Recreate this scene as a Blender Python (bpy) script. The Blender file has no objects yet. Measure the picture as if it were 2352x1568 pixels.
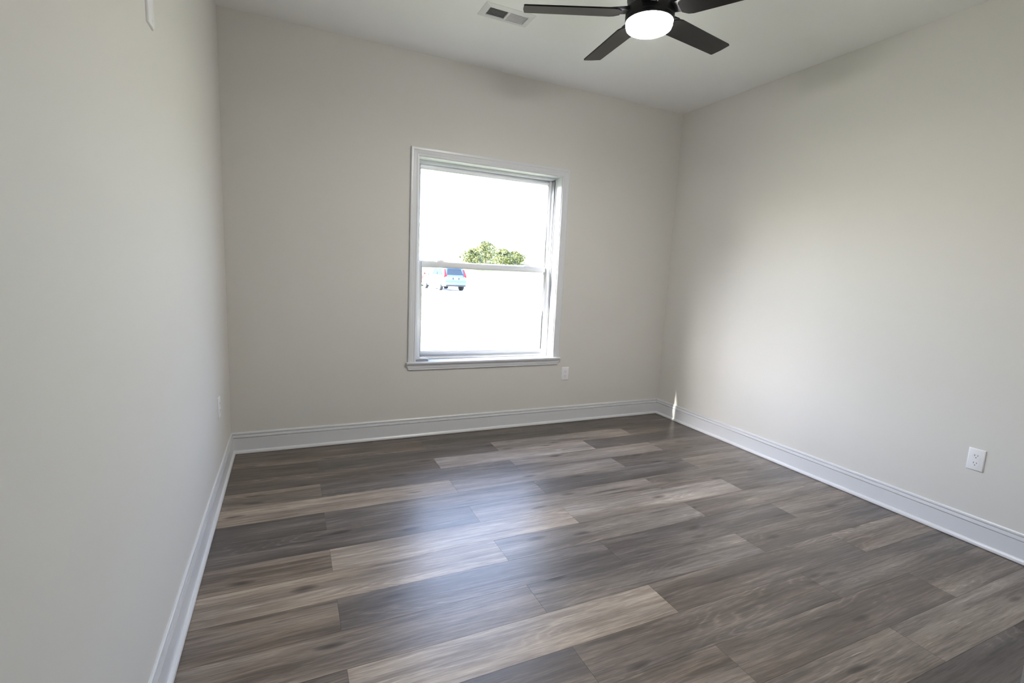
import bpy, bmesh, math, random
from mathutils import Vector, Matrix

random.seed(7)
C = bpy.context.scene.collection
SC = bpy.context.scene

# ------------------------------------------------------------------ camera, sky, sun, exposure
cam_data = bpy.data.cameras.new('camera')
cam_data.sensor_fit = 'HORIZONTAL'
cam_data.sensor_width = 36.0
cam_data.lens = 17.124
cam_data.clip_start = 0.02
cam_data.clip_end = 600
cam = bpy.data.objects.new('camera', cam_data)
C.objects.link(cam)
right = Vector((0.90947514, -0.41307818, 0.0471316))
up = Vector((0.01584884, 0.14772657, 0.98890125))
fwd = Vector((0.41545611, 0.89863412, -0.14090045))
rot = Matrix((right, up, -fwd)).transposed()
cam.matrix_world = Matrix.Translation((0.36023, -3.56274, 1.28102)) @ rot.to_4x4()
SC.camera = cam

SUN_S, SUN_T = 0.185, 0.70            # sunlight falls along (+1, -SUN_S, -SUN_T)
SUN_STRENGTH = 2.2
SKY_STRENGTH = 0.335
EXPOSURE = 3.3
LAMP_STRENGTH = 29.0

world = bpy.data.worlds.new('sky')
SC.world = world
world.use_nodes = True
wn = world.node_tree
bg = wn.nodes['Background']
sky = wn.nodes.new('ShaderNodeTexSky')
sky.sky_type = 'NISHITA'
sky.sun_disc = False
sky.sun_elevation = math.atan2(SUN_T, math.hypot(1, SUN_S))
sky.sun_rotation = math.radians(-80.6)
sky.air_density = 1.0
sky.dust_density = 4.0
hz = wn.nodes.new('ShaderNodeHueSaturation')          # thin bright haze: less saturated than a clear sky
hz.inputs['Saturation'].default_value = 0.7
wn.links.new(sky.outputs[0], hz.inputs['Color'])
wb = wn.nodes.new('ShaderNodeMix'); wb.data_type = 'RGBA'; wb.blend_type = 'MULTIPLY'; wb.inputs[0].default_value = 1.0
wb.inputs[7].default_value = (0.95, 1.0, 1.20, 1)      # white balance of the photograph: daylight reads cool
wn.links.new(hz.outputs[0], wb.inputs[6])
wn.links.new(wb.outputs[2], bg.inputs['Color'])
bg.inputs['Strength'].default_value = SKY_STRENGTH

sun_data = bpy.data.lights.new('sun', 'SUN')
sun_data.energy = SUN_STRENGTH
sun_data.angle = math.radians(0.53)
sun_data.color = (1.0, 0.95, 0.86)
sun = bpy.data.objects.new('sun', sun_data)
C.objects.link(sun)
sun.rotation_euler = Vector((1.0, -SUN_S, -SUN_T)).to_track_quat('-Z', 'Y').to_euler()
sun.location = (-20, 6, 20)

vs = SC.view_settings
vs.view_transform = 'Standard'
vs.look = 'None'
vs.exposure = EXPOSURE
vs.gamma = 1.0
vs.use_curve_mapping = False
SC.cycles.use_denoising = True
SC.cycles.max_bounces = 16
SC.cycles.diffuse_bounces = 12
SC.cycles.transparent_max_bounces = 16
SC.cycles.caustics_reflective = False
SC.cycles.caustics_refractive = False
SC.cycles.sample_clamp_indirect = 12.0

# ------------------------------------------------------------------ dimensions (metres)
W = 3.578            # left wall x=0, right wall x=W
H = 2.74
YF = -3.43           # room face of the front wall; back wall face is y=0
T = 0.17             # back wall thickness
WX0, WX1, WZ0, WZ1 = 1.207, 2.397, 0.575, 2.066   # rough opening in the back wall

# ------------------------------------------------------------------ helpers
class MB:
    """collects verts and faces of one mesh"""
    def __init__(s):
        s.v, s.f, s.attr = [], [], []
    def face(s, pts, a=None):
        i = len(s.v); s.v += [tuple(p) for p in pts]; s.f.append(tuple(range(i, i + len(pts)))); s.attr.append(a)
    def box(s, x0, x1, y0, y1, z0, z1):
        i = len(s.v)
        s.v += [(x, y, z) for z in (z0, z1) for y in (y0, y1) for x in (x0, x1)]
        for q in ((0, 2, 3, 1), (4, 5, 7, 6), (0, 1, 5, 4), (2, 6, 7, 3), (0, 4, 6, 2), (1, 3, 7, 5)):
            s.f.append(tuple(i + k for k in q)); s.attr.append(None)
    def prism(s, pts, d):
        """closed polygon pts extruded by vector d"""
        n = len(pts); i = len(s.v); d = Vector(d)
        s.v += [tuple(p) for p in pts] + [tuple(Vector(p) + d) for p in pts]
        s.f.append(tuple(i + k for k in range(n))[::-1]); s.f.append(tuple(i + n + k for k in range(n)))
        for k in range(n):
            s.f.append((i + k, i + (k + 1) % n, i + n + (k + 1) % n, i + n + k))
        s.attr += [None] * (n + 2)
    def loft(s, rings, closed=True, caps=True):
        n = len(rings[0]); base = len(s.v)
        for r in rings: s.v += [tuple(p) for p in r]
        for a in range(len(rings) - 1):
            for k in range(n if closed else n - 1):
                k2 = (k + 1) % n
                s.f.append((base + a * n + k, base + a * n + k2, base + (a + 1) * n + k2, base + (a + 1) * n + k))
        if caps:
            s.f.append(tuple(base + k for k in range(n))[::-1])
            s.f.append(tuple(base + (len(rings) - 1) * n + k for k in range(n)))
        s.attr = s.attr + [None] * (len(s.f) - len(s.attr))
    def lathe(s, prof, c=(0, 0), seg=48):
        """prof = [(r, z)] around the vertical axis through c"""
        rings = []
        for r, z in prof:
            rings.append([(c[0] + r * math.cos(2 * math.pi * k / seg), c[1] + r * math.sin(2 * math.pi * k / seg), z) for k in range(seg)])
        s.loft(rings, True, True)
    def build(s, name, m, parent=None, bevel=0.0, seg=2, smooth=False, angle=35):
        me = bpy.data.meshes.new(name)
        me.from_pydata(s.v, [], s.f)
        bm = bmesh.new(); bm.from_mesh(me)
        bmesh.ops.remove_doubles(bm, verts=bm.verts, dist=1e-6)
        bmesh.ops.recalc_face_normals(bm, faces=bm.faces)
        if bevel > 0:
            es = [e for e in bm.edges if len(e.link_faces) == 2 and e.calc_face_angle(0) > math.radians(30)]
            bmesh.ops.bevel(bm, geom=es, offset=bevel, segments=seg, profile=0.5, affect='EDGES', clamp_overlap=True)
        if smooth or bevel > 0:
            for f in bm.faces: f.smooth = True
            for e in bm.edges:
                e.smooth = not (len(e.link_faces) == 2 and e.calc_face_angle(0) > math.radians(angle))
        bm.to_mesh(me); bm.free()
        me.materials.append(m)
        o = bpy.data.objects.new(name, me); C.objects.link(o)
        if parent: o.parent = parent
        return o

def tag(o, label, cat=None, group=None):
    o['label'] = label
    if cat: o['category'] = cat
    if group: o['group'] = group
    return o

def struct(o):
    o['kind'] = 'structure'
    return o

def empty(name, loc=(0, 0, 0), rz=0.0):
    o = bpy.data.objects.new(name, None); C.objects.link(o)
    o.location = loc; o.rotation_euler = (0, 0, rz); o.empty_display_size = 0.05
    return o

# ------------------------------------------------------------------ materials
def mat(name, col, rough=0.5, metal=0.0, spec=0.5, bump=0.0, bscale=200.0, var=0.0, emit=None, coat=0.0):
    m = bpy.data.materials.new(name); m.use_nodes = True
    nt = m.node_tree; b = nt.nodes['Principled BSDF']
    b.inputs['Base Color'].default_value = (*col, 1)
    b.inputs['Roughness'].default_value = rough
    b.inputs['Metallic'].default_value = metal
    b.inputs['Specular IOR Level'].default_value = spec
    b.inputs['Coat Weight'].default_value = coat
    tc = nt.nodes.new('ShaderNodeTexCoord')
    if var > 0:
        n = nt.nodes.new('ShaderNodeTexNoise'); n.inputs['Scale'].default_value = 3.0; n.inputs['Detail'].default_value = 4
        nt.links.new(tc.outputs['Object'], n.inputs['Vector'])
        r = nt.nodes.new('ShaderNodeMix'); r.data_type = 'RGBA'
        r.inputs[6].default_value = (*[c * (1 - var) for c in col], 1)
        r.inputs[7].default_value = (*[min(1, c * (1 + var)) for c in col], 1)
        nt.links.new(n.outputs['Fac'], r.inputs[0]); nt.links.new(r.outputs[2], b.inputs['Base Color'])
    if bump > 0:
        n = nt.nodes.new('ShaderNodeTexNoise'); n.inputs['Scale'].default_value = bscale; n.inputs['Detail'].default_value = 3
        nt.links.new(tc.outputs['Object'], n.inputs['Vector'])
        bp = nt.nodes.new('ShaderNodeBump'); bp.inputs['Strength'].default_value = bump; bp.inputs['Distance'].default_value = 0.001
        nt.links.new(n.outputs['Fac'], bp.inputs['Height']); nt.links.new(bp.outputs[0], b.inputs['Normal'])
    if emit:
        b.inputs['Emission Color'].default_value = (*emit[0], 1)
        b.inputs['Emission Strength'].default_value = emit[1]
    return m

WALL = mat('greige wall paint', (0.658, 0.643, 0.612), 0.62, spec=0.35, bump=0.12, bscale=260, var=0.012)
CEIL = mat('ceiling paint', (0.86, 0.86, 0.85), 0.9, spec=0.2, bump=0.1, bscale=180, var=0.01)
TRIM = mat('white trim paint', (0.67, 0.68, 0.705), 0.32, bump=0.03, bscale=40)
VINYL = mat('white vinyl', (0.82, 0.83, 0.84), 0.35)
PLATE = mat('white plastic', (0.80, 0.80, 0.82), 0.35)
SLOT = mat('dark slot', (0.10, 0.10, 0.11), 0.6)
METAL = mat('brushed metal', (0.62, 0.63, 0.64), 0.35, metal=0.9)
BLACK = mat('matte black metal', (0.010, 0.010, 0.012), 0.42, spec=0.35)
BLADE = mat('black blade laminate', (0.003, 0.003, 0.003), 0.15, spec=0.30, bump=0.05, bscale=60)
LAMP = mat('lit frosted diffuser', (0.9, 0.9, 0.9), 0.5, emit=((1.0, 0.97, 0.93), LAMP_STRENGTH))
DUCT = mat('dark duct', (0.05, 0.05, 0.05), 0.8)
VENTW = mat('vent enamel', (0.70, 0.70, 0.70), 0.45)
BRICK = mat('added wing siding', (0.20, 0.19, 0.18), 0.8)
ROOFM = mat('roof shingles', (0.10, 0.095, 0.09), 0.9)
PAINT_BLUE = mat('blue car paint', (0.11, 0.22, 0.40), 0.28, metal=0.3, coat=0.8)
PAINT_RED = mat('red car paint', (0.22, 0.012, 0.016), 0.28, metal=0.2, coat=0.8)
CARGLASS = mat('car glass', (0.02, 0.03, 0.04), 0.08)
RUBBER = mat('tyre rubber', (0.015, 0.015, 0.015), 0.8)
RIM = mat('alloy rim', (0.5, 0.5, 0.52), 0.3, metal=0.9)
TAIL = mat('red lamp lens', (0.5, 0.01, 0.015), 0.2)
CARPLASTIC = mat('black car plastic', (0.02, 0.02, 0.022), 0.6)
BARK = mat('bark', (0.12, 0.085, 0.06), 0.9, bump=0.5, bscale=30)

def leaf_mat(name, a, b_):
    m = bpy.data.materials.new(name); m.use_nodes = True; nt = m.node_tree; b = nt.nodes['Principled BSDF']
    tc = nt.nodes.new('ShaderNodeTexCoord'); n = nt.nodes.new('ShaderNodeTexNoise')
    n.inputs['Scale'].default_value = 1.4; n.inputs['Detail'].default_value = 5
    nt.links.new(tc.outputs['Object'], n.inputs['Vector'])
    r = nt.nodes.new('ShaderNodeValToRGB')
    r.color_ramp.elements[0].position = 0.35; r.color_ramp.elements[0].color = (*a, 1)
    r.color_ramp.elements[1].position = 0.68; r.color_ramp.elements[1].color = (*b_, 1)
    nt.links.new(n.outputs['Fac'], r.inputs[0]); nt.links.new(r.outputs[0], b.inputs['Base Color'])
    b.inputs['Roughness'].default_value = 0.6
    return m
LEAF = leaf_mat('leaves', (0.016, 0.032, 0.018), (0.19, 0.20, 0.04))

def glass_mat():
    m = bpy.data.materials.new('window glass'); m.use_nodes = True; nt = m.node_tree
    for n in list(nt.nodes): nt.nodes.remove(n)
    out = nt.nodes.new('ShaderNodeOutputMaterial'); mix = nt.nodes.new('ShaderNodeMixShader')
    tr = nt.nodes.new('ShaderNodeBsdfTransparent'); gl = nt.nodes.new('ShaderNodeBsdfGlossy'); fr = nt.nodes.new('ShaderNodeFresnel')
    tr.inputs[0].default_value = (0.93, 0.95, 0.94, 1); gl.inputs['Roughness'].default_value = 0.0; fr.inputs[0].default_value = 1.45
    # rays pass straight through the thin pane, so leaving it reflects as little as entering it
    ge = nt.nodes.new('ShaderNodeNewGeometry'); mr = nt.nodes.new('ShaderNodeMapRange')
    mr.inputs[3].default_value = 1.45; mr.inputs[4].default_value = 1 / 1.45
    nt.links.new(ge.outputs['Backfacing'], mr.inputs[0]); nt.links.new(mr.outputs[0], fr.inputs[0])
    nt.links.new(fr.outputs[0], mix.inputs[0]); nt.links.new(tr.outputs[0], mix.inputs[1]); nt.links.new(gl.outputs[0], mix.inputs[2])
    nt.links.new(mix.outputs[0], out.inputs[0])
    return m
GLASS = glass_mat()

def floor_mat():
    m = bpy.data.materials.new('weathered oak vinyl planks'); m.use_nodes = True; nt = m.node_tree; L = nt.links
    N = nt.nodes.new; b = nt.nodes['Principled BSDF']
    def math_(op, a, b2=None, clamp=False):
        n = N('ShaderNodeMath'); n.operation = op; n.use_clamp = clamp
        for i, v in enumerate((a, b2)):
            if v is None: continue
            if isinstance(v, (int, float)): n.inputs[i].default_value = v
            else: L.new(v, n.inputs[i])
        return n.outputs[0]
    at = N('ShaderNodeAttribute'); at.attribute_name = 'plank'
    sp = N('ShaderNodeSeparateColor'); L.new(at.outputs['Color'], sp.inputs[0])
    tone, warm, rnd = sp.outputs[0], sp.outputs[1], sp.outputs[2]
    tc = N('ShaderNodeTexCoord'); xyz = N('ShaderNodeSeparateXYZ'); L.new(tc.outputs['Object'], xyz.inputs[0])
    px = math_('ADD', xyz.outputs[0], math_('MULTIPLY', rnd, 43.0)); py = math_('ADD', xyz.outputs[1], math_('MULTIPLY', rnd, 17.0))
    def co(sx, sy, extra=None):
        c = N('ShaderNodeCombineXYZ'); L.new(math_('MULTIPLY', px, sx), c.inputs[0])
        y = math_('MULTIPLY', py, sy)
        if extra is not None: y = math_('ADD', y, extra)
        L.new(y, c.inputs[1]); return c.outputs[0]
    def noise(v, detail=4, rough=0.55):
        n = N('ShaderNodeTexNoise'); n.inputs['Scale'].default_value = 1.0; n.inputs['Detail'].default_value = detail
        n.inputs['Roughness'].default_value = rough; L.new(v, n.inputs['Vector']); return n.outputs['Fac']
    broad = noise(co(1.1, 11.0), 4)
    warp = noise(co(1.6, 4.0), 2)
    streak = noise(co(3.0, 80.0, math_('MULTIPLY', warp, 4.0)), 6, 0.68)
    fine = noise(co(16.0, 330.0), 3)
    # cathedral figure: contour lines of a warped height
    fig = noise(co(0.9, 5.5), 2, 0.4)
    lines = math_('SINE', math_('MULTIPLY', math_('ADD', fig, math_('MULTIPLY', streak, 0.05)), 190.0))
    lines = math_('POWER', math_('MULTIPLY', math_('ADD', lines, 1.0), 0.5), 5.0)
    mask = N('ShaderNodeMapRange'); L.new(noise(co(1.0, 6.0, 31.0), 2), mask.inputs[0]); mask.inputs[1].default_value = 0.50; mask.inputs[2].default_value = 0.66
    lines = math_('MULTIPLY', lines, mask.outputs[0])
    vo = N('ShaderNodeTexVoronoi'); vo.feature = 'F1'; vo.voronoi_dimensions = '2D'; vo.inputs['Scale'].default_value = 1.0; L.new(co(1.4, 5.0, math_('MULTIPLY', warp, 0.5)), vo.inputs['Vector'])
    knot = N('ShaderNodeMapRange'); L.new(vo.outputs['Distance'], knot.inputs[0]); knot.inputs[1].default_value = 0.085; knot.inputs[2].default_value = 0.015
    dark = N('ShaderNodeMapRange'); L.new(noise(co(1.6, 24.0, 7.0), 4), dark.inputs[0]); dark.inputs[1].default_value = 0.56; dark.inputs[2].default_value = 0.74
    v = math_('ADD', tone, math_('MULTIPLY', math_('SUBTRACT', broad, 0.5), 0.85))
    v = math_('ADD', v, math_('MULTIPLY', math_('SUBTRACT', streak, 0.5), 0.75))
    v = math_('ADD', v, math_('MULTIPLY', math_('SUBTRACT', fine, 0.5), 0.38))
    v = math_('SUBTRACT', v, math_('MULTIPLY', knot.outputs[0], 0.36))
    v = math_('SUBTRACT', v, math_('MULTIPLY', dark.outputs[0], 0.24))
    v = math_('ADD', v, math_('MULTIPLY', lines, 0.16))
    tick = N('ShaderNodeMapRange'); L.new(noise(co(6.0, 170.0, math_('MULTIPLY', warp, 6.0)), 3), tick.inputs[0]); tick.inputs[1].default_value = 0.60; tick.inputs[2].default_value = 0.74
    fleck = N('ShaderNodeMapRange'); L.new(noise(co(5.0, 150.0, 57.0), 3), fleck.inputs[0]); fleck.inputs[1].default_value = 0.60; fleck.inputs[2].default_value = 0.76
    tz = N('ShaderNodeMapRange'); L.new(noise(co(1.4, 9.0, 3.0), 2), tz.inputs[0]); tz.inputs[1].default_value = 0.40; tz.inputs[2].default_value = 0.62
    v = math_('ADD', v, math_('MULTIPLY', math_('MULTIPLY', tick.outputs[0], tz.outputs[0]), 0.34))
    v = math_('SUBTRACT', v, math_('MULTIPLY', fleck.outputs[0], 0.26), True)
    def ramp(cols):
        r = N('ShaderNodeValToRGB'); cr = r.color_ramp
        cr.elements[0].position, cr.elements[0].color = cols[0][0], (*cols[0][1], 1)
        cr.elements[1].position, cr.elements[1].color = cols[-1][0], (*cols[-1][1], 1)
        for p, c in cols[1:-1]:
            e = cr.elements.new(p); e.color = (*c, 1)
        L.new(v, r.inputs[0]); return r.outputs[0]
    grey = ramp([(0.0, (0.022, 0.020, 0.0205)), (0.33, (0.084, 0.075, 0.073)), (0.62, (0.215, 0.192, 0.180)), (1.0, (0.56, 0.51, 0.475))])
    tan = ramp([(0.0, (0.028, 0.022, 0.018)), (0.33, (0.110, 0.085, 0.068)), (0.62, (0.275, 0.220, 0.175)), (1.0, (0.62, 0.53, 0.435))])
    mx = N('ShaderNodeMix'); mx.data_type = 'RGBA'; L.new(math_('ADD', warm, math_('MULTIPLY', math_('SUBTRACT', noise(co(1.1, 7.0, 19.0), 3), 0.5), 1.6), True), mx.inputs[0]); L.new(grey, mx.inputs[6]); L.new(tan, mx.inputs[7])
    L.new(mx.outputs[2], b.inputs['Base Color'])
    rg = math_('ADD', 0.34, math_('MULTIPLY', math_('SUBTRACT', 0.5, streak), 0.25)); L.new(rg, b.inputs['Roughness'])
    b.inputs['Specular IOR Level'].default_value = 1.0
    b.inputs['Specular Tint'].default_value = (1.0, 0.90, 0.80, 1)      # tints reflections warm, so the window's reflection turns less blue
    bp = N('ShaderNodeBump'); bp.inputs['Strength'].default_value = 0.35; bp.inputs['Distance'].default_value = 0.0012
    L.new(math_('ADD', math_('MULTIPLY', streak, 0.8), math_('MULTIPLY', fine, 0.5)), bp.inputs['Height']); L.new(bp.outputs[0], b.inputs['Normal'])
    return m
FLOORM = floor_mat()

def ground_mat():
    m = bpy.data.materials.new('sunlit dry lawn'); m.use_nodes = True; nt = m.node_tree; L = nt.links; b = nt.nodes['Principled BSDF']
    tc = nt.nodes.new('ShaderNodeTexCoord')
    n = nt.nodes.new('ShaderNodeTexNoise'); n.inputs['Scale'].default_value = 0.9; n.inputs['Detail'].default_value = 7; n.inputs['Roughness'].default_value = 0.7
    L.new(tc.outputs['Object'], n.inputs['Vector'])
    r = nt.nodes.new('ShaderNodeValToRGB'); e = r.color_ramp.elements
    e[0].position, e[0].color = 0.36, (0.10, 0.125, 0.05, 1)
    e[1].position, e[1].color = 0.66, (0.27, 0.275, 0.17, 1)
    L.new(n.outputs['Fac'], r.inputs[0]); L.new(r.outputs[0], b.inputs['Base Color'])
    b.inputs['Roughness'].default_value = 1.0; b.inputs['Specular IOR Level'].default_value = 0.0
    return m
GROUND = ground_mat()
GRAVEL = mat('pale gravel', (0.55, 0.53, 0.49), 0.95, bump=0.4, bscale=30, var=0.12)

# ------------------------------------------------------------------ setting: shell of the room
def wall(name, *boxes):
    m = MB()
    for b in boxes: m.box(*b)
    return struct(m.build(name, WALL))

DX0, DX1, DZ = 0.085, 0.925, 2.06      # door opening in the front wall (rough)
YH = YF - 0.115                        # hall face of the front wall
wall('wall_back',
     (-0.15, WX0, 0, T, -0.3, H + 0.1), (WX1, W + 0.15, 0, T, -0.3, H + 0.1),
     (WX0, WX1, 0, T, -0.3, WZ0), (WX0, WX1, 0, T, WZ1, H + 0.1))
wall('wall_left', (-0.15, 0, -5.0, 0, -0.3, H + 0.1))
wall('wall_right', (W, W + 0.15, -5.0, 0, -0.3, H + 0.1))
wall('wall_front', (0, DX0, YH, YF, 0, H), (DX1, W, YH, YF, 0, H), (DX0, DX1, YH, YF, DZ, H))
wall('wall_hall', (0, W, -5.0, -4.85, -0.3, H + 0.1))
cm = MB(); cm.box(-0.15, W + 0.15, -5.0, T, H, H + 0.12)
struct(cm.build('ceiling', CEIL))

# floor: one mesh, plank tones per face, a fine groove along every joint
PW = 0.1805
odd_joints = [-0.0, 0.031 + 1.2085, 0.031 + 2 * 1.2045]
even_joints = [0.511, 1.7255, 2.929]
# rows from the back wall: list of (tone, warm) left to right
ROWS = [
    [(.28, .8), (.26, .8), (.24, .7)],                       # y > -0.114
    [(.36, .9), (.21, .4), (.25, .8)],
    [(.25, .8), (.26, .3), (.48, .5), (.26, .7)],
    [(.30, .7), (.62, .3), (.25, .2)],
    [(.46, .8), (.36, .2), (.48, .3), (.34, .5)],
    [(.62, .8), (.50, .2), (.33, .4)],
    [(.24, .2), (.38, .1), (.30, .0), (.44, .6)],
    [(.30, .1), (.52, .4), (.38, .5)],
    [(.42, 1.), (.66, .7), (.62, .4), (.34, .3)],
    [(.60, .9), (.46, .3), (.40, .5)],
    [(.44, .9), (.33, .1), (.32, .1), (.46, .7)],
    [(.48, .8), (.42, .1), (.35, .4)],
    [(.28, .5), (.70, .8), (.34, .5), (.45, .7)],
    [(.38, .2), (.36, .6), (.33, .4)],  # this row and the next few: slight lens vignetting put into the tones
    [(.42, .6), (.41, .6), (.32, .6), (.41, .6)],
    [(.42, .5), (.41, .6), (.50, .5)],
    [(.40, .4), (.36, .3), (.20, .1), (.16, .2)],
    [(.40, .4), (.44, .4), (.34, .5)],
]
fl = MB(); fattr = []
g = 0.0005
def plank(x0, x1, y0, y1, col):
    # raised top with a shallow bevelled groove round it
    t = [(x0 + g, y0 + g, 0), (x1 - g, y0 + g, 0), (x1 - g, y1 - g, 0), (x0 + g, y1 - g, 0)]
    lo = [(x0, y0, -0.0007), (x1, y0, -0.0007), (x1, y1, -0.0007), (x0, y1, -0.0007)]
    fl.face(t, col)
    for k in range(4):
        fl.face([lo[k], lo[(k + 1) % 4], t[(k + 1) % 4], t[k]], (col[0] * 0.6, col[1], col[2]))
k = 0
y = -0.114
rows_y = [(-0.114, 0.0)]
while y > -4.85:
    rows_y.append((y - PW, y)); y -= PW
for r, (y0, y1) in enumerate(rows_y):
    js = odd_joints[1:] if r % 2 else even_joints
    if r == 0: js = [0.9, 2.1]
    xs = [0.0] + list(js) + [W]
    tones = ROWS[r] if r < len(ROWS) else None
    for i in range(len(xs) - 1):
        tw = tones[min(i, len(tones) - 1)] if tones else (random.uniform(.28, .6), random.random())
        plank(xs[i], xs[i + 1], max(y0, -4.85), y1, (tw[0], tw[1], random.random()))
me = bpy.data.meshes.new('floor'); me.from_pydata(fl.v, [], fl.f)
ca = me.attributes.new('plank', 'FLOAT_COLOR', 'FACE')
for i, a in enumerate(fl.attr): ca.data[i].color = (*a, 1)
me.materials.append(FLOORM)
floor = bpy.data.objects.new('floor', me); C.objects.link(floor); struct(floor)

# baseboards with a shoe moulding: profile (distance from wall, height)
BASE = [(0, 0.0), (0.0125, 0.0), (0.0125, 0.1062), (0.0030, 0.1068), (0.0030, 0.1102), (0.0124, 0.1110), (0.0100, 0.1275),
        (0.0012, 0.1281), (0.0012, 0.1314), (0.0085, 0.1322), (0.0076, 0.1405), (0.0045, 0.1445), (0, 0.1445)]
SHOE = [(0.0126, 0.0025), (0.0248, 0.0025), (0.0250, 0.0080), (0.0235, 0.0150), (0.0195, 0.0205), (0.0126, 0.0235)]
def run(name, prof, origin, along, out, length, parent=None, mitre=(True, True), m=TRIM):
    """profile swept along a wall, inside mitres at the ends"""
    o, a, n = Vector(origin), Vector(along), Vector(out)
    r0, r1 = [], []
    for d, z in prof:
        r0.append(o + a * (d if mitre[0] else 0) + n * d + Vector((0, 0, z)))
        r1.append(o + a * (length - (d if mitre[1] else 0)) + n * d + Vector((0, 0, z)))
    b = MB(); b.loft([r0, r1])
    return b.build(name, m, parent)
for side, origin, along, out, ln, mi in (
        ('back', (0, 0, 0), (1, 0, 0), (0, -1, 0), W, (1, 1)),
        ('right', (W, 0, 0), (0, -1, 0), (-1, 0, 0), -YF, (1, 1)),
        ('left', (0, 0, 0), (0, -1, 0), (1, 0, 0), -YF, (1, 1)),
        ('front', (0.985, YF, 0), (1, 0, 0), (0, 1, 0), W - 0.985, (0, 1))):
    bb = struct(run('baseboard_' + side, BASE, origin, along, out, ln, mitre=mi))
    run('shoe_molding', SHOE, origin, along, out, ln, bb, mi)

# door frame of the doorway the picture is taken from
dt = MB()
dt.box(DX0, DX0 + 0.018, YH - 0.002, YF + 0.002, 0, DZ - 0.018); dt.box(DX1 - 0.018, DX1, YH - 0.002, YF + 0.002, 0, DZ - 0.018)
dt.box(DX0, DX1, YH - 0.002, YF + 0.002, DZ - 0.018, DZ)
for yy0, yy1 in ((YF, YF + 0.016), (YH - 0.016, YH)):
    dt.box(DX0 - 0.045, DX0 + 0.012, yy0, yy1, 0, DZ + 0.045); dt.box(DX1 - 0.012, DX1 + 0.045, yy0, yy1, 0, DZ + 0.045)
    dt.box(DX0 + 0.012, DX1 - 0.012, yy0, yy1, DZ - 0.012, DZ + 0.045)
struct(dt.build('trim_1', TRIM))

# ------------------------------------------------------------------ window
win = struct(empty('window_1', (0, 0, 0)))
CX0, CX1, CZ1 = 1.158, 2.4456, 2.1205     # outer edges of the casing
CZ0 = 0.582                               # top of the sill
CWID = 0.057
CAS = [(0, 0), (0, 0.0165), (0.0035, 0.0185), (0.016, 0.0180), (0.021, 0.0145), (0.034, 0.0125), (0.043, 0.0105), (0.046, 0.0125), (0.0535, 0.0115), (0.057, 0.0085), (0.057, 0)]
# profile (distance from outer edge inwards, projection) swept up, across, down with mitres
cb = MB(); rings = []
for (px, pz, sx, sz) in ((CX0, CZ0, 1, 0), (CX0, CZ1, 1, -1), (CX1, CZ1, -1, -1), (CX1, CZ0, -1, 0)):
    rings.append([(px + sx * d, -h, pz + sz * d) for d, h in CAS])
cb.loft(rings)
cb.build('window_casing', TRIM, win)
JX0, JX1, JZ1 = CX0 + 0.062, CX1 - 0.062, CZ1 - 0.062      # jamb faces
jb = MB()
jb.box(WX0, JX0, -0.001, 0.085, CZ0, JZ1); jb.box(JX1, WX1, -0.001, 0.085, CZ0, JZ1); jb.box(WX0, WX1, -0.001, 0.085, JZ1, WZ1)
jb.build('jamb_extension', TRIM, win)
sl = MB(); sl.box(JX0, JX1, -0.02, 0.088, CZ0 - 0.016, CZ0)
sl.box(CX0 - 0.014, CX1 + 0.014, -0.030, -0.0005, CZ0 - 0.016, CZ0)
sl.build('window_sill', TRIM, win, bevel=0.004)
# apron moulding: profile (projection, height below sill) with returned, sloping ends
APR = [(0.0, 0.0), (0.022, 0.0), (0.0225, -0.006), (0.0165, -0.010), (0.0150, -0.018), (0.0135, -0.034), (0.0105, -0.037), (0.0125, -0.043), (0.010, -0.047), (0, -0.047)]
ab = MB(); r0, r1 = [], []
for h, dz in APR:
    ins = 0.004 - dz * 0.42
    r0.append((CX0 - 0.016 + ins, -h, CZ0 - 0.016 + dz)); r1.append((CX1 + 0.016 - ins, -h, CZ0 - 0.016 + dz))
ab.loft([r0, r1]); ab.build('sill_apron', TRIM, win)
# vinyl frame set in the outer part of the wall
FX0, FX1, FZ0, FZ1 = JX0 + 0.010, JX1 - 0.010, CZ0 + 0.012, JZ1 - 0.012
def ring_frame(b, x0, x1, z0, z1, y0, y1, l, r, bt, tp):
    b.box(x0, x0 + l, y0, y1, z0, z1); b.box(x1 - r, x1, y0, y1, z0, z1)
    b.box(x0 + l, x1 - r, y0, y1, z0, z0 + bt); b.box(x0 + l, x1 - r, y0, y1, z1 - tp, z1)
vf = MB()
ring_frame(vf, WX0, WX1, WZ0, WZ1, 0.086, 0.096, FX0 - WX0, WX1 - FX1, FZ0 - WZ0, WZ1 - FZ1)
ring_frame(vf, WX0, WX1, WZ0, WZ1, 0.096, 0.175, FX0 + 0.004 - WX0, WX1 - FX1 + 0.004, FZ0 + 0.004 - WZ0, WZ1 - FZ1 + 0.004)
vf.build('vinyl_frame', VINYL, win, bevel=0.0015)
def sash(name, x0, x1, z0, z1, y0, y1, l, bt, tp):
    b = MB(); ring_frame(b, x0, x1, z0, z1, y0, y1, l, l, bt, tp)
    ym = (y0 + y1) / 2
    # glazing bead, stepped
    ring_frame(b, x0 + l - 0.002, x1 - l + 0.002, z0 + bt - 0.002, z1 - tp + 0.002, ym - 0.008, ym + 0.008, 0.007, 0.007, 0.007, 0.007)
    s = b.build(name, VINYL, win, bevel=0.0022)
    gp = MB(); gp.box(x0 + l, x1 - l, ym - 0.0015, ym + 0.0015, z0 + bt, z1 - tp)
    gp.build('glass_pane', GLASS, s)
    return s
SX0, SX1 = FX0 + 0.005, FX1 - 0.005
sash('upper_sash', SX0, SX1, 1.292, FZ1 - 0.005, 0.138, 0.166, 0.024, 0.040, 0.030)
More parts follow.
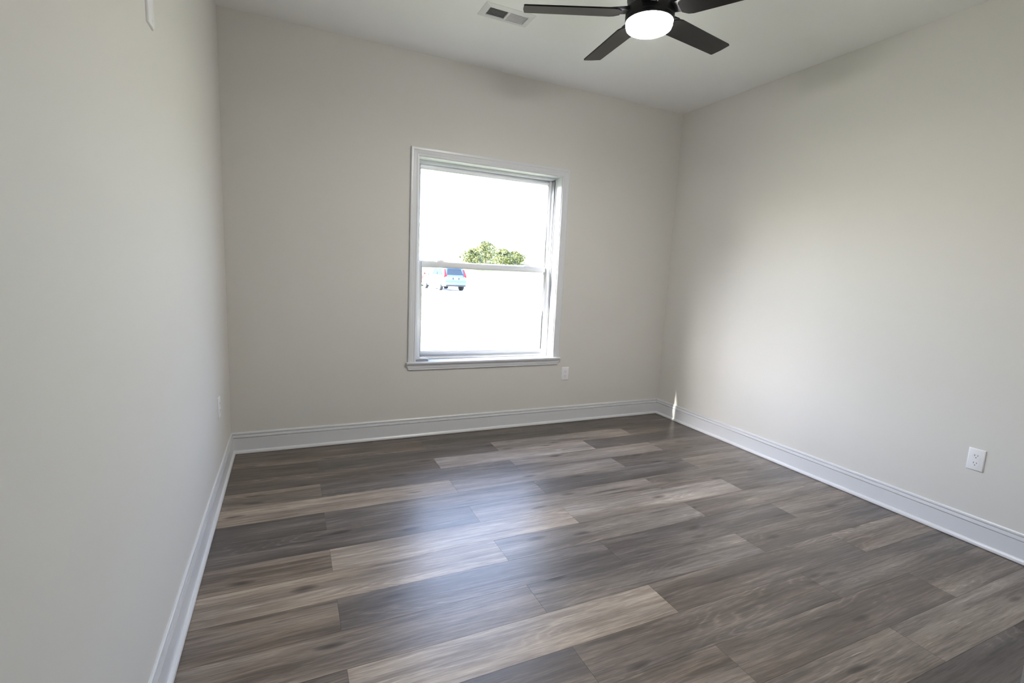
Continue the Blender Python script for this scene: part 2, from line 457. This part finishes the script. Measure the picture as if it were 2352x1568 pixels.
low = sash('lower_sash', SX0 + 0.004, SX1 - 0.004, FZ0 + 0.006, 1.330, 0.101, 0.132, 0.036, 0.040, 0.038)
for lx in (1.425, 2.16):
    b = MB(); b.box(lx - 0.032, lx + 0.032, 0.103, 0.130, 1.330, 1.336); b.box(lx - 0.014, lx + 0.020, 0.108, 0.126, 1.336, 1.345); b.box(lx - 0.030, lx - 0.010, 0.106, 0.116, 1.336, 1.342)
    b.build('sash_lock', VINYL, low, bevel=0.002)
for lx in (SX0 + 0.02, SX1 - 0.04):
    b = MB(); b.box(lx, lx + 0.022, 0.104, 0.112, 1.330, 1.335)
    b.build('tilt_latch', VINYL, low, bevel=0.001)

# loose latch lying on the sill
lt = empty('window_latch', (1.272, 0.028, CZ0)); lt.scale = (1.3, 1.2, 1.2)
b = MB(); b.box(-0.036, 0.036, -0.010, 0.010, 0.0, 0.005); b.build('latch_base', METAL, lt, bevel=0.0015)
b = MB(); b.loft([[(x, -w, 0.005), (x, w, 0.005), (x, w * 0.7, z), (x, -w * 0.7, z)] for x, w, z in ((-0.030, 0.006, 0.010), (-0.018, 0.008, 0.021), (0.004, 0.008, 0.024), (0.026, 0.007, 0.020), (0.040, 0.005, 0.012))])
b.build('latch_cam', METAL, lt, bevel=0.0012)
b = MB(); b.loft([[(x, -0.012 - w, z0), (x, -0.012 + w, z0), (x, -0.012 + w, z0 + 0.006), (x, -0.012 - w, z0 + 0.006)] for x, w, z0 in ((-0.042, 0.004, 0.004), (-0.020, 0.005, 0.010), (0.020, 0.005, 0.011), (0.040, 0.004, 0.006))])
b.build('latch_lever', METAL, lt, bevel=0.001)
tag(lt, 'small grey metal sash latch lying on the left end of the white window sill', 'latch')

# ------------------------------------------------------------------ wall plates
def frame_on(loc, normal):
    """rotation about z turning local -y into the given wall normal"""
    n = Vector(normal); return math.atan2(n.x, -n.y)
def cover(b, w=0.070, h=0.1145, t=0.0062):
    def rr(w_, h_, y):
        return [(-w_ / 2, y, -h_ / 2), (w_ / 2, y, -h_ / 2), (w_ / 2, y, h_ / 2), (-w_ / 2, y, h_ / 2)]
    b.loft([rr(w, h, 0.0), rr(w, h, -t * 0.35), rr(w - 0.006, h - 0.006, -t * 0.85), rr(w - 0.012, h - 0.012, -t)])
def make_outlet():
    root = empty('wall_outlet')
    b = MB(); cover(b); b.build('cover_plate', PLATE, root, smooth=True, angle=50)
    for s in (1, -1):
        zc = s * 0.0195; seg = 28; ring = []
        for k in range(seg):
            a = 2 * math.pi * k / seg
            x = 0.0172 * math.cos(a); z = max(-0.0140, min(0.0140, 0.0172 * math.sin(a)))
            ring.append((x, z + zc))
        b = MB(); b.loft([[(x, -0.0060, z) for x, z in ring], [(x, -0.0074, z) for x, z in ring]])
        rc = b.build('receptacle', PLATE, root)
        for sx, hh in ((-0.0064, 0.0080), (0.0064, 0.0066)):
            b = MB(); b.box(sx - 0.0012, sx + 0.0012, -0.0078, -0.0070, zc + 0.003 - hh / 2, zc + 0.003 + hh / 2)
            b.build('slot', SLOT, rc)
        b = MB(); rg = [(0.0024 * math.cos(2 * math.pi * k / 14), 0.0024 * math.sin(2 * math.pi * k / 14)) for k in range(14)]
        b.loft([[(x, -0.0070, z + zc - 0.0085) for x, z in rg], [(x, -0.0078, z + zc - 0.0085) for x, z in rg]])
        b.build('ground_hole', SLOT, rc)
    b = MB(); rg = [(0.0030 * math.cos(2 * math.pi * k / 16), 0.0030 * math.sin(2 * math.pi * k / 16)) for k in range(16)]
    b.loft([[(x, -0.0060, z) for x, z in rg], [(x, -0.0070, z) for x, z in rg]])
    b.build('screw', PLATE, root)
    return root
def copy_tree(o, parent=None):
    c = o.copy(); C.objects.link(c)
    if parent: c.parent = parent
    for ch in list(o.children): copy_tree(ch, c)
    return c
out_a = make_outlet()
out_b = copy_tree(out_a); out_c = copy_tree(out_a)
for o, loc, nrm, lab in (
        (out_a, (2.527, 0, 0.4335), (0, -1, 0), 'white duplex outlet below the right end of the window sill'),
        (out_b, (W, -2.382, 0.436), (-1, 0, 0), 'white duplex outlet low on the right wall, large and near the right edge'),
        (out_c, (0, -0.545, 0.470), (1, 0, 0), 'white duplex outlet low on the left wall, a thin sliver beside the corner')):
    o.location = loc; o.rotation_euler = (0, 0, frame_on(loc, nrm)); tag(o, lab, 'outlet', 'duplex wall outlets')
hp = empty('wall_plate', (0, -1.703, 2.002)); hp.rotation_euler = (0, 0, frame_on(None, (1, 0, 0)))
b = MB(); cover(b, t=0.0085); b.build('cover_plate', PLATE, hp, smooth=True, angle=50)
for s in (1, -1):
    b = MB(); rg = [(0.003 * math.cos(2 * math.pi * k / 16), 0.003 * math.sin(2 * math.pi * k / 16)) for k in range(16)]
    b.loft([[(x, -0.0083, z + s * 0.042) for x, z in rg], [(x, -0.0092, z + s * 0.042) for x, z in rg]]); b.build('screw', PLATE, hp)
tag(hp, 'white cover plate high on the left wall, cut by the top edge', 'wall plate')

# ------------------------------------------------------------------ ceiling vent
vx, vy = 1.5265, -0.7585
vent = empty('ceiling_vent', (vx, vy, H))
b = MB()
def vr(w, h, z): return [(-w / 2, -h / 2, z), (w / 2, -h / 2, z), (w / 2, h / 2, z), (-w / 2, h / 2, z)]
OW, OH = 0.236, 0.088
outer = [vr(0.305, 0.155, 0.0), vr(0.305, 0.155, -0.0015), vr(OW + 0.016, OH + 0.016, -0.007), vr(OW, OH, -0.007), vr(OW, OH, 0.0)]
b.loft(outer, True, False); b.build('vent_frame', VENTW, vent)
b = MB(); b.box(-OW / 2, OW / 2, -OH / 2, OH / 2, -0.0008, -0.0003); b.build('duct_opening', DUCT, vent)
b = MB(); b.box(-0.0065, 0.0065, -OH / 2, OH / 2, -0.0068, -0.001); b.build('divider', VENTW, vent)
NL = 7
for x0, x1, tilt in ((-OW / 2 + 0.001, -0.007, 1), (0.007, OW / 2 - 0.001, -1)):
    nl = NL if tilt > 0 else 6
    for k in range(nl):
        yc = -OH / 2 + (k + 0.5) * OH / nl
        b = MB(); d = 0.0042 if tilt > 0 else 0.0016
        p = [(x0, yc - d, -0.0062), (x0, yc - d + 0.0008, -0.0066), (x0, yc + d, -0.0014), (x0, yc + d - 0.0008, -0.0010)]
        if tilt < 0: p = [(x0, 2 * yc - q[1], q[2]) for q in p]
        b.prism(p, (x1 - x0, 0, 0)); b.build('louver', VENTW, vent)
tag(vent, 'white two-way ceiling air vent with dark louvers beside the fan blade', 'vent')

# ------------------------------------------------------------------ ceiling fan
FXC, FYC = 1.8034, -1.7029
fan = empty('ceiling_fan', (FXC, FYC, H))
tag(fan, 'matte black five-blade ceiling fan with a lit round white lamp', 'ceiling fan')
def zl(z): return z - H
b = MB(); b.lathe([(0.02, zl(H)), (0.078, zl(H)), (0.080, zl(2.728)), (0.076, zl(2.675)), (0.060, zl(2.655)), (0.02, zl(2.655))]); b.build('canopy', BLACK, fan, smooth=True)
b = MB(); b.lathe([(0.03, zl(2.660)), (0.060, zl(2.660)), (0.094, zl(2.640)), (0.101, zl(2.610)), (0.101, zl(2.470)), (0.098, zl(2.458)), (0.098, zl(2.440)), (0.104, zl(2.432)), (0.104, zl(2.398)), (0.101, zl(2.393)), (0.03, zl(2.393))], seg=64); b.build('motor_housing', BLACK, fan, smooth=True, angle=28)
b = MB(); b.lathe([(0.03, zl(2.393)), (0.1025, zl(2.393)), (0.1036, zl(2.390)), (0.1036, zl(2.382)), (0.1015, zl(2.379)), (0.03, zl(2.379))], seg=64); b.build('lamp_ring', BLACK, fan, smooth=True, angle=40)
b = MB(); b.lathe([(0.02, zl(2.380)), (0.0985, zl(2.380)), (0.0985, zl(2.366)), (0.0950, zl(2.3560)), (0.085, zl(2.3505)), (0.05, zl(2.3475)), (0.004, zl(2.3468))], seg=64); tag(b.build('lamp_diffuser', LAMP, fan, smooth=True, angle=60), 'glowing white round lamp')
phi0, pitch, RB, off = 0.1885, -0.1615, 0.5485, 0.0074
TX, TY, ZB = 0.0188, 0.0311, 2.4144
def bp_(a, r, s, h):
    """point of a blade: radius r, sideways s, height h above the blade plane"""
    d = Vector((math.cos(a), math.sin(a), 0)); n = Vector((-math.sin(a), math.cos(a), 0))
    q = n * math.cos(pitch) + Vector((0, 0, math.sin(pitch))); u = Vector((0, 0, math.cos(pitch))) - n * math.sin(pitch)
    v = d * r + q * s + u * h
    v.z += TX * v.x + TY * v.y
    return (v.x, v.y, v.z + zl(ZB))
for k in range(5):
    a = phi0 + k * 2 * math.pi / 5
    outl = [(0.150, -0.050), (0.170, -0.0555), (0.350, -0.0525), (RB - 0.010, -0.0500), (RB - 0.003, -0.048), (RB - 0.001, -0.030), (RB + 0.001, 0.0), (RB - 0.001, 0.030), (RB - 0.003, 0.048), (RB - 0.010, 0.0500), (0.350, 0.0525), (0.170, 0.0555), (0.150, 0.050), (0.128, 0.030), (0.128, -0.030)]
    b = MB(); b.loft([[bp_(a, r, off + s, -0.003) for r, s in outl], [bp_(a, r, off + s, 0.003) for r, s in outl]])
    bl = b.build('blade', BLADE, fan)
    b = MB()
    br = [(0.090, -0.030), (0.110, -0.034), (0.150, -0.046), (0.205, -0.030), (0.215, 0.0), (0.205, 0.030), (0.150, 0.046), (0.110, 0.034), (0.090, 0.030)]
    b.loft([[bp_(a, r, off * 0.6 + s, 0.0035) for r, s in br], [bp_(a, r, off * 0.6 + s, 0.0085 + 0.012 * max(0, (0.15 - r) / 0.06)) for r, s in br]])
    b.build('blade_bracket', BLACK, bl)

# ------------------------------------------------------------------ outdoors
GZ = -0.24
def gz(x, y):
    """ground height: level by the house, rising slowly far away"""
    return GZ + max(0.0, y - 38) ** 1.25 * 0.052
gb = MB(); xs = [-60, -30, -15, -6, 0, 4, 10, 16, 24, 34, 50, 80, 130]; ys = [T, 3, 8, 14, 20, 26, 32, 38, 44, 50, 58, 70, 90, 120]
for i in range(len(xs) - 1):
    for j in range(len(ys) - 1):
        gb.face([(x, y, gz(x, y)) for x, y in ((xs[i], ys[j]), (xs[i + 1], ys[j]), (xs[i + 1], ys[j + 1]), (xs[i], ys[j + 1]))])
struct(gb.build('ground', GROUND))
dv = MB(); pth = [(-30, 24.0), (-10, 25.0), (4, 26.5), (12, 28.0), (26, 30.5), (60, 35)]
for i in range(len(pth) - 1):
    (xa, ya), (xb, yb) = pth[i], pth[i + 1]
    dv.face([(xa, ya, gz(xa, ya) + 0.02), (xb, yb, gz(xb, yb) + 0.02), (xb, yb + 9, gz(xb, yb + 9) + 0.02), (xa, ya + 9, gz(xa, ya + 9) + 0.02)])
struct(dv.build('driveway', GRAVEL))
# unseen eaves, added and sized to cut off the top of the sunbeam
ev = MB(); ev.box(-6, W + 6, T + 0.001, 0.39, 2.60, 2.76); ev.box(-6, W + 6, -5.2, 0.39, H + 0.13, H + 0.30)
struct(ev.build('roof_eave_added', ROOFM))

# unseen wing with a low roof, added to block sky light from the left
hw = MB(); hw.box(-7.0, -2.2, T + 0.001, 2.35, -0.3, 2.60)
struct(hw.build('wall_wing_added', BRICK))
hr = MB(); hr.prism([(-1.85, 0.40, 2.60), (-1.85, 2.65, 2.60), (-1.85, 2.65, 2.72), (-1.85, 0.40, 2.85)], (-5.5, 0, 0)); struct(hr.build('roof_wing_added', ROOFM))

def section(x, w, zb, zt, tuck, n=6):
    """cross section of a car body at length position x: rounded, wider at the middle"""
    hw = w / 2
    return [(x, -hw * tuck, zb), (x, -hw, zb + (zt - zb) * 0.30), (x, -hw, zb + (zt - zb) * 0.62), (x, -hw * 0.95, zb + (zt - zb) * 0.90), (x, -hw * 0.82, zt),
            (x, hw * 0.82, zt), (x, hw * 0.95, zb + (zt - zb) * 0.90), (x, hw, zb + (zt - zb) * 0.62), (x, hw, zb + (zt - zb) * 0.30), (x, hw * tuck, zb)]
def make_car(paint):
    """estate SUV, rear at x=0 facing -x, length along +x"""
    root = empty('car')
    b = MB()
    b.loft([section(x, w, zb, zt, 0.92) for x, w, zb, zt in ((0.0, 1.60, 0.42, 0.90), (0.10, 1.74, 0.34, 1.00), (0.55, 1.82, 0.28, 1.03), (1.4, 1.84, 0.26, 1.01), (2.6, 1.84, 0.26, 0.99), (3.3, 1.83, 0.27, 0.97), (4.0, 1.78, 0.30, 0.88), (4.40, 1.62, 0.36, 0.76), (4.52, 1.40, 0.42, 0.66))])
    b.build('body', paint, root, bevel=0.02)
    b = MB()
    b.loft([section(x, w, 0.95, zt, 1.0) for x, w, zt in ((0.16, 1.60, 1.05), (0.42, 1.58, 1.58), (0.62, 1.56, 1.645), (1.5, 1.54, 1.675), (2.3, 1.52, 1.63), (3.15, 1.60, 0.99))])
    b.build('cabin', paint, root, bevel=0.015)
    b = MB(); b.prism([(0.175, -0.62, 1.10), (0.175, 0.62, 1.10), (0.385, 0.52, 1.52), (0.385, -0.52, 1.52)], (-0.02, 0, 0.008)); b.build('rear_window', CARGLASS, root)
    for s in (-1, 1):
        for x0, x1, xt0, xt1 in ((0.62, 1.42, 0.80, 1.42), (1.50, 2.34, 1.50, 2.16)):
            b = MB(); b.prism([(x0, s * 0.79, 1.09), (x1, s * 0.79, 1.09), (xt1, s * 0.735, 1.53), (xt0, s * 0.735, 1.53)], (0, s * 0.025, 0.004)); b.build('side_window', CARGLASS, root)
        b = MB(); b.loft([[(0.10, s * 0.62, 0.86), (0.10, s * 0.84, 0.86), (0.16, s * 0.86, 0.86)], [(0.09, s * 0.64, 1.06), (0.09, s * 0.85, 1.06), (0.18, s * 0.87, 1.06)], [(0.22, s * 0.68, 1.30), (0.22, s * 0.80, 1.30), (0.30, s * 0.81, 1.30)], [(0.34, s * 0.66, 1.50), (0.34, s * 0.77, 1.50), (0.40, s * 0.78, 1.50)]])
        b.build('tail_lamp', TAIL, root)
        b = MB(); b.box(2.72, 2.84, min(s * 0.90, s * 1.04), max(s * 0.90, s * 1.04), 1.00, 1.13); b.build('mirror', paint, root, bevel=0.02)
    b = MB(); b.prism([(3.05, -0.60, 1.03), (3.05, 0.60, 1.03), (2.42, 0.56, 1.58), (2.42, -0.56, 1.58)], (0.04, 0, 0.03)); b.build('windscreen', CARGLASS, root)
    b = MB(); b.box(-0.05, 0.12, -0.80, 0.80, 0.42, 0.60); b.build('rear_bumper', paint, root, bevel=0.03)
    b = MB(); b.box(-0.035, 0.12, -0.76, 0.76, 0.31, 0.43); b.build('bumper_valance', CARPLASTIC, root, bevel=0.02)
    b = MB(); b.box(-0.005, 0.03, -0.26, 0.26, 0.78, 0.92); b.build('plate_recess', CARPLASTIC, root)
    b = MB(); b.box(-0.02, 0.0, -0.16, 0.16, 0.785, 0.915); b.build('license_plate', PLATE, root)
    b = MB(); b.box(0.30, 0.62, -0.58, 0.58, 1.63, 1.66); b.build('roof_spoiler', paint, root, bevel=0.01)
    for x in (0.86, 3.55):
        for s in (-1, 1):
            def ringw(r, yv, seg=28): return [(x + r * math.cos(2 * math.pi * k / seg), yv, 0.34 + r * math.sin(2 * math.pi * k / seg)) for k in range(seg)]
            b = MB(); b.loft([ringw(0.30, s * 0.70), ringw(0.34, s * 0.72), ringw(0.34, s * 0.90), ringw(0.31, s * 0.925), ringw(0.22, s * 0.925)]); w_ = b.build('wheel', RUBBER, root, smooth=True)
            b = MB(); b.loft([ringw(0.215, s * 0.90), ringw(0.215, s * 0.928), ringw(0.17, s * 0.918), ringw(0.05, s * 0.932)]); b.build('wheel_rim', RIM, w_, smooth=True)
    return root
car = make_car(PAINT_BLUE)
car.location = (11.02, 29.3, gz(11, 29.3) + 0.02); car.rotation_euler = (0, 0, math.radians(97))
tag(car, 'blue hatchback SUV parked outside, seen from behind through the lower pane', 'car')
car2 = copy_tree(car)
for ch in car2.children:
    if ch.data.materials[0] is PAINT_BLUE:
        ch.data = ch.data.copy(); ch.data.materials[0] = PAINT_RED
car2.location = (10.9, 37.5, gz(11, 37.5) + 0.02); car2.rotation_euler = (0, 0, math.radians(150))
tag(car2, 'dark red car outside, a corner showing beyond the blue car', 'car')

def make_tree(loc, h, w, seed, n=1500):
    rnd = random.Random(seed)
    root = empty('tree', loc)
    t = MB(); t.loft([[(r * math.cos(2 * math.pi * k / 8), r * math.sin(2 * math.pi * k / 8), z) for k in range(8)] for r, z in ((0.16, -0.1), (0.12, h * 0.35), (0.06, h * 0.7), (0.02, h * 0.95))])
    t.build('trunk', BARK, root)
    f = MB()
    blobs = []
    for k in range(11):
        z = h * (0.22 + 0.72 * k / 10); rad = w / 2 * (1 - ((k - 3) / 8.5) ** 2 * (1 if k > 3 else 0.4))
        for j in range(3):
            a = rnd.uniform(0, 6.283); blobs.append((Vector((math.cos(a) * rad * 0.5, math.sin(a) * rad * 0.5, z)), max(0.35, rad * rnd.uniform(0.45, 0.75))))
    for k in range(n):
        c, r = rnd.choice(blobs)
        d = Vector((rnd.gauss(0, 1), rnd.gauss(0, 1), rnd.gauss(0, 1))).normalized() * r * rnd.uniform(0.55, 1.05)
        p = c + Vector((d.x, d.y, d.z * 0.7)); s = rnd.uniform(0.07, 0.16)
        u = Vector((rnd.gauss(0, 1), rnd.gauss(0, 1), rnd.gauss(0, 0.6))).normalized(); v = u.cross(Vector((rnd.gauss(0, 1), rnd.gauss(0, 1), rnd.gauss(0, 1)))).normalized()
        f.face([p - u * s, p + v * s * 0.5, p + u * s, p - v * s * 0.5])
    f.build('foliage', LEAF, root)
    return root
tr = [((21.0, 54.0), 2.5, 2.9, 3, 'low bush at the left of the clump of trees seen through the upper pane'),
      ((25.3, 60.5), 3.0, 3.6, 4, 'tallest yellow-green tree in the middle of the clump seen through the upper pane'),
      ((25.6, 55.0), 2.6, 3.2, 5, 'dark green tree right of the tallest one seen through the upper pane'),
      ((30.2, 61.5), 1.7, 3.2, 6, 'lowest bush at the right of the clump seen through the upper pane')]
for (x, y_), h, w_, sd, lab in tr:
    t = make_tree((x, y_, gz(x, y_) - 0.05), h, w_, sd, 2800); tag(t, lab, 'tree', 'trees beyond the lawn')
